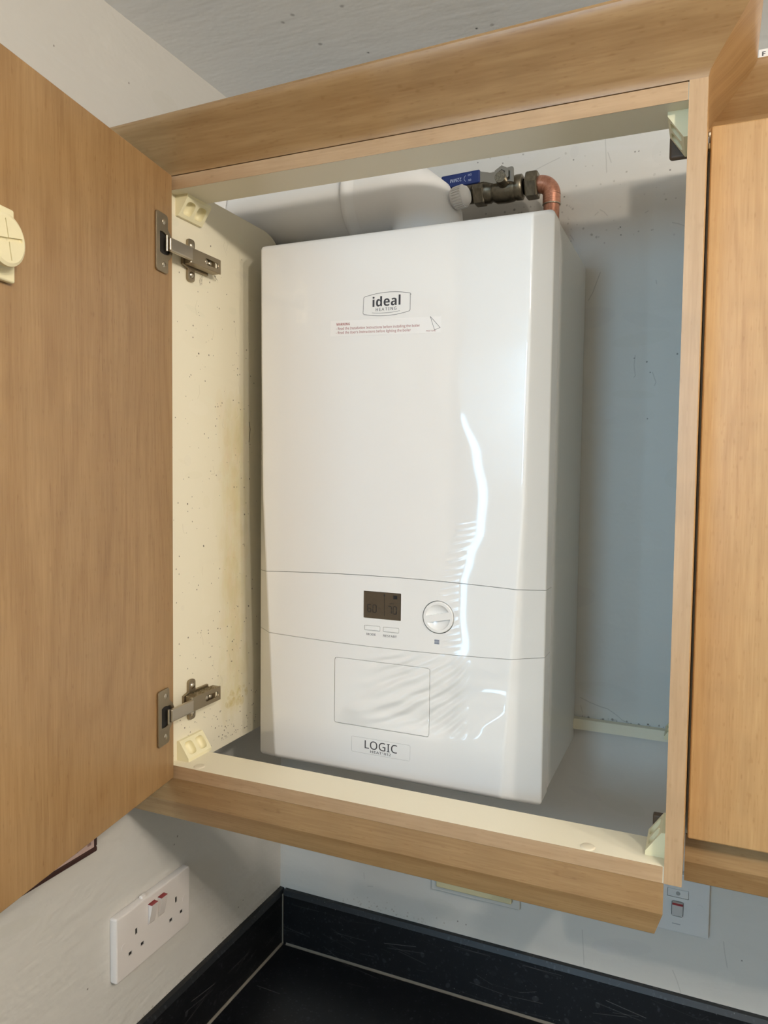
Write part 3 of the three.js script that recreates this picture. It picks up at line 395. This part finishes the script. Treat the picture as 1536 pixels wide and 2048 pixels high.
{   // display
  const lcdMat = new THREE.MeshPhysicalMaterial({ color: S('#4a4236'), roughness: 0.25, clearcoat: 1, clearcoatRoughness: 0.05 });
  const D = mesh('display', onB(bx(0.1719, 0.2229, 0.213, 0.247, BF - 0.0030, BF - 0.0010)), lcdMat, boiler); D.userData.label = 'dark display showing 60 and 70';
  const seg = new THREE.MeshStandardMaterial({ color: S('#0c0906'), roughness: 0.6 }), q = [], z0 = BF - 0.00095;
  const bar = (x, y, w, h) => q.push(bx(x - w / 2, x + w / 2, y - h / 2, y + h / 2, z0, z0 + 0.0001));
  const dig = (x, y, on) => { const w = 0.0046, h = 0.0092, t = 0.0009; const s = { a: [0, h / 2, w - t, t], g: [0, 0, w - t, t], d: [0, -h / 2, w - t, t], f: [-w / 2, h / 4, t, h / 2 - t], e: [-w / 2, -h / 4, t, h / 2 - t], b: [w / 2, h / 4, t, h / 2 - t], c: [w / 2, -h / 4, t, h / 2 - t] }; for (const k of on) bar(x + s[k][0], y + s[k][1], s[k][2], s[k][3]); };
  dig(0.1795, 0.2253, 'afgedc'); dig(0.1868, 0.2253, 'abcdef'); dig(0.2075, 0.2253, 'abc'); dig(0.2145, 0.2253, 'abcdef');
  bar(0.2148, 0.2415, 0.0052, 0.0044); bar(0.2002, 0.229, 0.0003, 0.024); bar(0.2098, 0.2333, 0.006, 0.0004); bar(0.1935, 0.2256, 0.003, 0.0004); bar(0.193, 0.2272, 0.0012, 0.0004);
  const fl = new THREE.Shape(); fl.moveTo(0, 0.002); fl.quadraticCurveTo(0.0016, 0, 0.0008, -0.0016); fl.lineTo(-0.0008, -0.0016); fl.quadraticCurveTo(-0.0016, 0, 0, 0.002); q.push(new THREE.ExtrudeGeometry(fl, { depth: 0.0001, bevelEnabled: false, curveSegments: 4 }).translate(0.2002, 0.2432, z0));
  mesh('display_segments', q.map(onB), seg, D);
  for (const x of [0.1844, 0.21]) mesh('button', onB(slab(0.0208, 0.0055, 0.001, 0.0022, 0.0004).translate(x, 0.2005, BF - 0.0021)), boilerWhite, boiler);
  // knob: dished disc with a raised grip bar
  const kb = new THREE.Group(); kb.name = 'knob'; kb.userData.label = 'round white dial with a grip bar'; boiler.add(kb);
  const disc = cut(new THREE.LatheGeometry([[0, -0.006], [0.0193, -0.006], [0.0193, 0.0022], [0.0186, 0.0034], [0, 0.0034]].map((p) => new THREE.Vector2(...p)), 64), []);
  const bowl = (sgn) => { const g = new THREE.SphereGeometry(0.0165, 40, 24).scale(1, 0.38, 1).translate(0, 0.0055, 0); return cut(g, [new THREE.BoxGeometry(0.06, 0.03, 0.03).translate(0, 0, sgn * -(0.015 - 0.0043))]); };
  const dial = cut(disc, [bowl(1), bowl(-1)]);
  mesh('dial', onB(creased(dial, 0.6).rotateX(Math.PI / 2).rotateZ(0.215).translate(0.2718, 0.222, BF - 0.0018)), boilerWhite, kb);
}
// printed lettering
const bold = await new FontLoader().loadAsync('fonts/droid/droid_sans_bold.typeface.json'), reg = await new FontLoader().loadAsync('fonts/droid/droid_sans_regular.typeface.json');
function text(str, font, w, h, x, y, z, track = 0) {   // fitted to width w and cap height h, left-bottom at x, y
  let shapes = [];
  if (!track) shapes = font.generateShapes(str, 1);
  else { let cx = 0; for (const ch of str) { const s = font.generateShapes(ch, 1); const g = new THREE.ShapeGeometry(s); g.computeBoundingBox(); for (const q of s) { q.curves.forEach((c) => { for (const k of ['v0', 'v1', 'v2', 'v3']) if (c[k] && !c[k].moved) { c[k] = c[k].clone(); c[k].x += cx; c[k].moved = true; } }); for (const hl of q.holes) hl.curves.forEach((c) => { for (const k of ['v0', 'v1', 'v2', 'v3']) if (c[k] && !c[k].moved) { c[k] = c[k].clone(); c[k].x += cx; c[k].moved = true; } }); shapes.push(q); } cx += (g.boundingBox.isEmpty() ? 0.3 : g.boundingBox.max.x) + track; } }
  const g = new THREE.ExtrudeGeometry(shapes, { depth: 0.02, bevelEnabled: false, curveSegments: 4 }); g.computeBoundingBox(); const b = g.boundingBox;
  g.translate(-b.min.x, -Math.max(b.min.y, 0) * 0, 0); const sx = w / (b.max.x - b.min.x), sy = h / b.max.y; g.scale(sx, sy, 0.00008 / 0.02).translate(x, y, z); return g;
}
const ink = new THREE.MeshStandardMaterial({ color: S('#3c3a3c'), roughness: 0.55 }), redInk = new THREE.MeshStandardMaterial({ color: S('#9c4a42'), roughness: 0.6 }), greyInk = new THREE.MeshStandardMaterial({ color: S('#8891a4'), roughness: 0.6 });
function outline(pts, wd, z) {   // thin printed line round a closed or open path
  const q = []; for (let i = 0; i + 1 < pts.length; i++) { const [x0, y0] = pts[i], [x1, y1] = pts[i + 1], l = Math.hypot(x1 - x0, y1 - y0); q.push(new THREE.BoxGeometry(l + wd * 0.5, wd, 0.00008).rotateZ(Math.atan2(y1 - y0, x1 - x0)).translate((x0 + x1) / 2, (y0 + y1) / 2, z)); } return q;
}
const arc = (x0, x1, y, bow, n = 16) => Array.from({ length: n + 1 }, (_, i) => { const t = i / n; return [x0 + (x1 - x0) * t, y + bow * 4 * t * (1 - t)]; });
const ZF = BF + 0.00006;
mesh('dark_mark', text('F', bold, 0.003, 0.0042, 0.7172, 2.1648, 0.2781), ink, whiteBox);
{
  const cx = 0.1985;
  const badge = [...text('ideal', bold, 0.0372, 0.0122, 0.18, 0.5993, ZF).isBufferGeometry ? [text('ideal', bold, 0.0372, 0.0122, 0.18, 0.5993, ZF)] : [], text('HEATING', reg, 0.0275, 0.0036, 0.1845, 0.5938, ZF, 0.28),
    ...outline([...arc(0.169, 0.2295, 0.6122, 0.0035), [0.2308, 0.6105], ...arc(0.2308, 0.2298, 0.6105, 0, 2), [0.2298, 0.5925], ...arc(0.2290, 0.1685, 0.591, -0.0035), [0.1672, 0.5925], [0.168, 0.611], [0.169, 0.6122]], 0.00045, ZF + 0.00004), ...outline(arc(0.1795, 0.2165, 0.5921, -0.0012), 0.00035, ZF + 0.00004)];
  void cx;
  mesh('badge', badge.map(onB), ink, boiler).userData.label = 'dark printed maker badge';
  const plate = [text('LOGIC', reg, 0.0448, 0.0104, 0.1757, 0.0457, ZF), text('HEAT', reg, 0.0155, 0.0032, 0.1838, 0.0409, ZF), text('2', reg, 0.0012, 0.0016, 0.1998, 0.0426, ZF), text('H12', reg, 0.0093, 0.0032, 0.2025, 0.0409, ZF)];
  mesh('model_print', plate.map(onB), ink, boiler).userData.label = 'dark printed model name';
  mesh('button_print', [text('MODE', reg, 0.0125, 0.0028, 0.1768, 0.1912, ZF), text('RESTART', reg, 0.0182, 0.0028, 0.1997, 0.1912, ZF)].map(onB), ink, boiler);
  const rad = []; for (let k = 0; k < 4; k++) rad.push(bx(0.2676 + k * 0.0016, 0.2687 + k * 0.0016, 0.189, 0.1947, ZF, ZF + 0.00008)); rad.push(bx(0.2672, 0.2736, 0.1899, 0.1905, ZF, ZF + 0.00008), bx(0.2672, 0.2736, 0.1932, 0.1938, ZF, ZF + 0.00008));
  mesh('radiator_symbol', rad.map(onB), greyInk, boiler);
  // warning sticker, stuck on slightly askew
  const st = new THREE.Group(); st.name = 'warning_sticker'; st.userData.label = 'white sticker with red warning text'; st.position.set(BX + 0.1219, BY + 0.5668, BZ); st.rotation.z = -0.03; boiler.add(st);
  mesh('sticker', bx(0, 0.1475, 0, 0.0193, BF + 0.00004, BF + 0.00016), new THREE.MeshPhysicalMaterial({ color: S('#efece8'), roughness: 0.3, clearcoat: 0.6, clearcoatRoughness: 0.1 }), st);
  const zs = BF + 0.00018;
  mesh('warning_text', [text('WARNING', bold, 0.0188, 0.0030, 0.0081, 0.0133, zs), text('- Read the Installation Instructions before installing the boiler', reg, 0.1128, 0.0032, 0.0079, 0.0080, zs), text("- Read the User's Instructions before lighting the boiler", reg, 0.1012, 0.0032, 0.0079, 0.0030, zs)], redInk, st);
  mesh('sticker_symbol', [...outline([[0.1335, 0.0195], [0.1395, 0.0035], [0.1465, 0.006], [0.1335, 0.0195]], 0.0004, zs + 0.00004)], ink, st);
  mesh('sticker_code', text('P0371046', reg, 0.0118, 0.0017, 0.129, 0.0018, zs), redInk, st);
}

// ---------------------------------------------------------------- flue
{
  const t = thing('flue', 'white plastic flue elbow and pipe above the boiler', 'flue pipe');
  const fm = new THREE.MeshPhysicalMaterial({ color: S('#efeeeb'), roughness: 0.34 });
  const fx = BX + 0.1975, fz = 0.13, r = 0.0495, yc = 2.137;
  mesh('flue_pipe', cyl(0.0485, 0.0485, 0.21, 56).rotateZ(Math.PI / 2).translate(0.1055, yc, fz), fm, t);
  mesh('wall_seal', new THREE.LatheGeometry([[0.05, 0], [0.068, 0], [0.068, 0.004], [0.06, 0.008], [0.05, 0.009]].map((p) => new THREE.Vector2(...p)), 48).rotateZ(-Math.PI / 2).translate(0.0005, yc, fz), fm, t);
  // elbow: rings swept round a segmented bend
  const ctr = [[fx, 2.0505, 0], [fx, 2.083, 0], [fx - 0.002, 2.099, 0.22], [fx - 0.012, 2.117, 0.62], [fx - 0.030, 2.1315, 1.1], [fx - 0.048, yc - 0.0005, 1.45], [fx - 0.064, yc, Math.PI / 2], [0.205, yc, Math.PI / 2]], pos = [], N = 56, rings = [];
  for (const [x, y, a] of ctr) { const q = []; for (let i = 0; i < N; i++) { const th = (i / N) * 6.2831853, u = Math.cos(th) * r, v = Math.sin(th) * r; q.push([x + u * Math.cos(a), y + u * Math.sin(a), fz + v]); } rings.push(q); }
  for (let k = 0; k + 1 < rings.length; k++) for (let i = 0; i < N; i++) { const j = (i + 1) % N; pos.push(...rings[k][i], ...rings[k + 1][j], ...rings[k][j], ...rings[k][i], ...rings[k + 1][i], ...rings[k + 1][j]); }
  const g = new THREE.BufferGeometry(); g.setAttribute('position', new THREE.Float32BufferAttribute(pos, 3)); g.computeVertexNormals();
  mesh('elbow', creased(g, 0.7), fm, t);
  mesh('collar', new THREE.LatheGeometry([[0.0485, -0.006], [0.0515, -0.006], [0.0535, -0.003], [0.0535, 0.003], [0.051, 0.006], [0.0495, 0.014]].map((p) => new THREE.Vector2(...p)), 56).rotateZ(-Math.PI / 2).translate(0.206, yc, fz), fm, t);
  const cap = [new THREE.LatheGeometry([[0, 0.0095], [0.008, 0.0093], [0.0118, 0.0078], [0.0132, 0.005], [0.0134, 0.004], [0.0134, -0.012], [0, -0.012]].map((p) => new THREE.Vector2(...p)), 40)];
  for (let k = 0; k < 26; k++) cap.push(bx(-0.0007, 0.0007, -0.009, 0.0035, 0.0125, 0.0149).rotateY((k / 26) * 6.2831853));
  mesh('test_cap', cap.map((q) => q.clone().rotateZ(-Math.PI / 2 + 0.1).rotateY(-0.2).translate(0.368, 2.119, 0.15)), fm, t).userData.label = 'ribbed white screw cap';
}
// ---------------------------------------------------------------- valve and copper pipe
{
  const AY = 2.1547, AZ = 0.06, X = (g, x) => g.rotateZ(-Math.PI / 2).translate(x, AY, AZ);
  const brassTex = dataTex(256, 256, (u, v) => { const k = fbm(u * 12, v * 12, 51, 4); return [120 + 70 * (k - 0.3), 112 + 66 * (k - 0.3), 96 + 60 * (k - 0.3)]; });
  const brass = new THREE.MeshPhysicalMaterial({ map: brassTex, metalness: 0.9, roughness: 0.36 }), chrome = new THREE.MeshPhysicalMaterial({ color: S('#a9a398'), metalness: 1, roughness: 0.26 });
  const t = thing('isolating_valve', 'nickel lever ball valve with blue handle behind the flue', 'valve');
  mesh('valve_body', [X(new THREE.LatheGeometry([[0.011, -0.032], [0.0155, -0.032], [0.0165, -0.03], [0.0165, -0.022], [0.0148, -0.02], [0.0155, -0.017], [0.0185, -0.012], [0.0188, 0.004], [0.0178, 0.012], [0.0165, 0.014], [0.0175, 0.016], [0.0175, 0.024], [0.014, 0.026], [0.011, 0.026]].map((p) => new THREE.Vector2(...p)), 40), 0.404)], brass, t);
  const hex = (r, h) => creased(new THREE.LatheGeometry([[0.0112, -h], [r * 0.94, -h], [r, -h * 0.78], [r, h * 0.78], [r * 0.94, h], [0.0112, h]].map((p) => new THREE.Vector2(...p)), 6), 0.3);
  mesh('nut', X(hex(0.0192, 0.0085), 0.4425), brass, t); mesh('nut', X(hex(0.0192, 0.008), 0.367), brass, t);
  mesh('tail_pipe', X(new THREE.LatheGeometry([[0.0115, -0.05], [0.0135, -0.05], [0.0135, 0.014], [0.0115, 0.015]].map((p) => new THREE.Vector2(...p)), 32), 0.342), brass, t).userData.label = 'tarnished tail pipe';
  mesh('stem', cyl(0.0075, 0.009, 0.022, 24).rotateX(Math.PI / 2).translate(0.405, AY + 0.004, AZ + 0.026), brass, t);
  // lever: bent strip with blue sleeve, tilted up to the left
  const lev = new THREE.Group(); lev.name = 'lever'; t.add(lev); lev.position.set(0.4073, 2.163, 0.086); lev.rotation.z = 0.035;
  const s = new THREE.Shape(); s.moveTo(0.0145, -0.0105); s.lineTo(0.0145, 0.007); s.quadraticCurveTo(0.0145, 0.0105, 0.011, 0.0105); s.lineTo(-0.008, 0.0085); s.quadraticCurveTo(-0.018, 0.0055, -0.022, 0.0085); s.lineTo(-0.036, 0.0125); s.lineTo(-0.036, -0.0035); s.lineTo(-0.028, -0.003); s.quadraticCurveTo(-0.019, -0.006, -0.013, -0.0085); s.lineTo(0.0095, -0.0085); s.closePath();
  mesh('lever_strip', new THREE.ExtrudeGeometry(s, { depth: 0.002, bevelEnabled: true, bevelSize: 0.0004, bevelThickness: 0.0004, bevelSegments: 1, curveSegments: 8 }), chrome, lev);
  mesh('lever_nut', [hex(0.0062, 0.0025).rotateX(Math.PI / 2).translate(-0.001, 0.0015, 0.0045), cyl(0.0035, 0.0035, 0.009, 16).rotateX(Math.PI / 2).translate(-0.001, 0.0015, 0.0045)], chrome, lev);
  mesh('blue_handle', rb(-0.09, -0.033, -0.0035, 0.0145, -0.0015, 0.0045, 0.002, 3), new THREE.MeshPhysicalMaterial({ color: S('#182b64'), roughness: 0.42 }), lev).userData.label = 'blue plastic sleeve with white print';
  const wi = new THREE.MeshStandardMaterial({ color: S('#b9c3d8'), roughness: 0.6 });
  const tx = (str, w, h, x, y) => text(str, reg, w, h, 0, 0, 0).translate(-w / 2, -h / 2, 0).rotateZ(Math.PI).translate(x, y, 0.00455);
  mesh('handle_print', [tx('22MM', 0.0165, 0.0048, -0.068, 0.005), tx('OFF', 0.0055, 0.0028, -0.0475, 0.0092), tx('ON', 0.004, 0.0028, -0.0475, 0.0018), ...outline(arc(0, 0.008, 0, 0.0022, 8).map(([x, y]) => [-0.0535 - y, 0.001 + x]), 0.0005, 0.0046)], wi, lev);
  const c = thing('copper_pipe', 'copper pipe with soldered elbow between valve and boiler', 'pipe');
  const cuTex = dataTex(256, 256, (u, v) => { const k = fbm(u * 9, v * 9, 61, 4), m = fbm(u * 40, v * 30, 64, 2); return [226 - 44 * k - 24 * m, 172 - 48 * k - 22 * m, 146 - 48 * k - 18 * m]; });
  const cu = new THREE.MeshPhysicalMaterial({ map: cuTex, metalness: 0.7, roughness: 0.36 });
  const bend = (r, R, a0, a1) => { const p = []; for (let i = 0; i <= 16; i++) { const a = a0 + (a1 - a0) * i / 16; p.push(new THREE.Vector3(0.4695 - R + R * Math.sin(a), AY - R + R * Math.cos(a), AZ)); } return new THREE.TubeGeometry(new THREE.CatmullRomCurve3(p), 24, r, 28, false); };
  mesh('elbow', [bend(0.0122, 0.017, 0, Math.PI / 2), cyl(0.0122, 0.0122, 0.013, 28).translate(0.4695, AY - 0.0235, AZ)], cu, c);
  mesh('pipe', [cyl(0.011, 0.011, 0.085, 28).translate(0.4695, AY - 0.06, AZ), cyl(0.011, 0.011, 0.02, 28).rotateZ(Math.PI / 2).translate(0.447, AY, AZ)], cu, c);
  mesh('solder_ring', new THREE.TorusGeometry(0.0118, 0.001, 8, 32).rotateX(Math.PI / 2).translate(0.4695, AY - 0.03, AZ), nickel, c);
  const lg = thing('dark_lump', 'dark rough lump under the valve', 'dark_lump');  // rough dark tube lying along the back of the boiler top
  const lp = new THREE.CatmullRomCurve3([[0.325, 2.094, 0.045], [0.36, 2.0985, 0.04], [0.39, 2.0975, 0.045], [0.43, 2.0935, 0.04]].map((p) => new THREE.Vector3(...p)));
  const lgG = new THREE.TubeGeometry(lp, 40, 0.022, 20); { const p = lgG.attributes.position, n = lgG.attributes.normal; for (let i = 0; i < p.count; i++) { const k = 0.006 * (fbm(p.getX(i) * 160, p.getY(i) * 160 + p.getZ(i) * 120, 71, 3) - 0.6); p.setXYZ(i, p.getX(i) + n.getX(i) * k, Math.max(2.0535, p.getY(i) + n.getY(i) * k), p.getZ(i) + n.getZ(i) * k); } lgG.computeVertexNormals(); }
  mesh('lump', lgG, new THREE.MeshStandardMaterial({ color: S('#2b2825'), roughness: 0.9 }), lg);
}

// ---------------------------------------------------------------- sockets and switches
const plateMat = new THREE.MeshPhysicalMaterial({ color: S('#ded5cd'), roughness: 0.42 }), redMat = new THREE.MeshPhysicalMaterial({ color: S('#8e2f30'), roughness: 0.4 });
{
  // twin socket on the left wall: local x runs to -z
  const t = thing('twin_socket', 'white switched twin wall socket above the black upstand', 'socket');
  const zc = 0.3422, yc = 1.1355, L = (g) => g.rotateY(Math.PI / 2).translate(0, yc, zc);
  const holes = []; for (const z of [0.3792, 0.2995]) { const x = zc - z; holes.push(bx(x - 0.0022, x + 0.0022, 0.0043, 0.0125, -0.01, 0.02)); for (const d of [-0.0112, 0.0112]) holes.push(bx(x + d - 0.0032, x + d + 0.0032, -0.0175, -0.0125, -0.01, 0.02)); }
  for (const z of [0.3502, 0.3310]) { const x = zc - z; holes.push(bx(x - 0.0068, x + 0.0068, 0.0035, 0.0325, 0.006, 0.02)); }
  const face = cut(slab(0.146, 0.086, 0.003, 0.0095, 0.0022).translate(0, 0, 0.0022), holes);
  mesh('face_plate', L(creased(face, 0.6)), plateMat, t);
  for (const z of [0.3792, 0.2995]) { const x = zc - z; mesh('pin_hole_shade', L(bx(x - 0.0021, x + 0.0021, 0.0044, 0.0124, 0.0005, 0.0106)), dark, t); for (const d of [-0.0112, 0.0112]) mesh('pin_hole_shade', L(bx(x + d - 0.0031, x + d + 0.0031, -0.0174, -0.0126, 0.0005, 0.0106)), dark, t); }  // dark plugs just below the face, coloured as the shade in the pin holes
  for (const z of [0.3502, 0.3310]) {
    const x = zc - z, s = new THREE.Shape(); s.moveTo(0, 0.0045); s.lineTo(0.008, 0.0045); s.quadraticCurveTo(0.0115, 0.017, 0.0142, 0.0312); s.lineTo(0, 0.0312); s.closePath();
    const g = new THREE.ExtrudeGeometry(s, { depth: 0.0122, bevelEnabled: false }).rotateY(-Math.PI / 2).translate(x + 0.0061, 0, 0.0042);
    const k = mesh('rocker', L(g), plateMat, t); mesh('red_mark', L(bx(x - 0.0061, x + 0.0061, 0.0313, 0.0319, 0.0075, 0.0178)), redMat, k);
  }
  for (const d of [-0.0603, 0.0603]) mesh('screw_cover', L(cyl(0.0042, 0.0042, 0.0008, 20).rotateX(Math.PI / 2).translate(d, 0, 0.0117)), plateMat, t);
  mesh('earth_clip', L(rb(-0.023, -0.014, 0.0405, 0.0462, 0.003, 0.009, 0.0015)), plateMat, t);
}
{
  const t = thing('fused_spur', 'painted fused switch plate on the wall below the cabinets', 'switch');
  const xc = 0.6595, yc = 1.143, B = (g) => g.translate(xc, yc, 0), pm = new THREE.MeshPhysicalMaterial({ color: S('#d2d0cc'), roughness: 0.45 });
  const face = cut(slab(0.086, 0.086, 0.003, 0.0085, 0.002).translate(0, 0, 0.002), [slab(0.0285, 0.0122, 0.0008, 0.02).translate(0.0017, 0.0142, 0.0065), slab(0.0158, 0.0228, 0.003, 0.02).translate(0.0015, -0.0081, 0.0045)]);
  mesh('face_plate', B(creased(face, 0.6)), pm, t);
  mesh('fuse_carrier', B(slab(0.0276, 0.0112, 0.0006, 0.0036, 0.0003).translate(0.0017, 0.0142, 0.0066)), pm, t);
  mesh('fuse_screw', B(cyl(0.0028, 0.0028, 0.0006, 20).rotateX(Math.PI / 2).translate(0.0017, 0.0142, 0.0104)), new THREE.MeshStandardMaterial({ color: S('#9a9894'), roughness: 0.5 }), t);
  const s = new THREE.Shape(); s.moveTo(0, 0); s.lineTo(0.006, 0); s.quadraticCurveTo(0.0085, 0.011, 0.0105, 0.0208); s.lineTo(0, 0.0208); s.closePath();
  const k = mesh('rocker', B(new THREE.ExtrudeGeometry(s, { depth: 0.0142, bevelEnabled: false }).rotateY(-Math.PI / 2).translate(0.0086, -0.0185, 0.0048)), new THREE.MeshPhysicalMaterial({ color: S('#c9c4be'), roughness: 0.4 }), t);
  mesh('red_mark', B(bx(-0.0054, 0.0086, -0.0008, 0.0022, 0.012, 0.0156)), redMat, k);
  mesh('screw_cover', B(cyl(0.0042, 0.0042, 0.0008, 20).rotateX(Math.PI / 2).translate(0.0308, 0, 0.0106)), pm, t);
  mesh('maker_mark', B(bx(-0.005, 0.006, -0.031, -0.0296, 0.0104, 0.01055)), new THREE.MeshStandardMaterial({ color: S('#a3a3a2'), roughness: 0.5 }), t);
}
{
  const t = thing('wall_plate', 'painted-over wall plate with yellowed cover under the pelmet', 'wall plate');
  mesh('back_plate', rb(0.2885, 0.4345, 1.072, 1.158, 0.0005, 0.006, 0.002), new THREE.MeshPhysicalMaterial({ color: S(PAINT), roughness: 0.5 }), t);
  mesh('cover', rb(0.300, 0.423, 1.0835, 1.15, 0.006, 0.0155, 0.002), new THREE.MeshPhysicalMaterial({ color: S('#cfc39a'), roughness: 0.45 }), t);
}
{
  const t = thing('wall_box', 'broken brown wall box with pale rim beside the open door', 'wall box');
  mesh('case', [rb(0.0005, 0.009, 1.2815, 1.288, 0.4425, 0.56, 0.002), rb(0.0005, 0.009, 1.288, 1.36, 0.4425, 0.447, 0.002), bx(0.0005, 0.002, 1.286, 1.362, 0.446, 0.56), rb(0.0005, 0.009, 1.36, 1.366, 0.4425, 0.56, 0.002), rb(0.0005, 0.009, 1.286, 1.362, 0.556, 0.56, 0.001)], new THREE.MeshStandardMaterial({ color: S('#3d231c'), roughness: 0.6 }), t);
  mesh('rim', [bx(0.002, 0.0075, 1.288, 1.2925, 0.447, 0.54), bx(0.002, 0.0075, 1.2925, 1.355, 0.447, 0.4515), bx(0.002, 0.0075, 1.2925, 1.3, 0.4575, 0.472)], new THREE.MeshStandardMaterial({ color: S('#cbaea2'), roughness: 0.6 }), t).userData.label = 'pale pink inner rim';
}
// ---------------------------------------------------------------- ceiling spotlight bar that lights the corner
{
  const t = thing('ceiling_spotlight', 'three-headed spotlight bar on the ceiling', 'lamp'), a = LAMPS[0], b = LAMPS[2];
  const metal = new THREE.MeshPhysicalMaterial({ color: S('#c8c8c8'), metalness: 1, roughness: 0.3 });
  const A = new THREE.Vector3(a[0], 2.296, a[2]), B = new THREE.Vector3(b[0], 2.296, b[2]), d = B.clone().sub(A);
  mesh('bar', new THREE.BoxGeometry(d.length() + 0.1, 0.0265, 0.06).rotateY(-Math.atan2(d.z, d.x)).translate((A.x + B.x) / 2, 2.296, (A.z + B.z) / 2), metal, t);
  const glow = new THREE.MeshStandardMaterial({ color: C(1, 1, 1), emissive: C(...LAMP_RGB), emissiveIntensity: 12, roughness: 0.5 });
  for (const p of LAMPS) {
    mesh('lamp_neck', cyl(0.008, 0.008, 0.04, 16).translate(p[0], 2.263, p[2]), metal, t);
    mesh('bulb', new THREE.SphereGeometry(0.024, 24, 16).translate(...p), glow, t);
    const l = new THREE.PointLight(new THREE.Color().setRGB(...LAMP_RGB), LAMP_CD, 0, 2); l.position.set(...p); l.castShadow = true; l.shadow.radius = 1; scene.add(l);
  }
}
renderer.render(scene, camera);
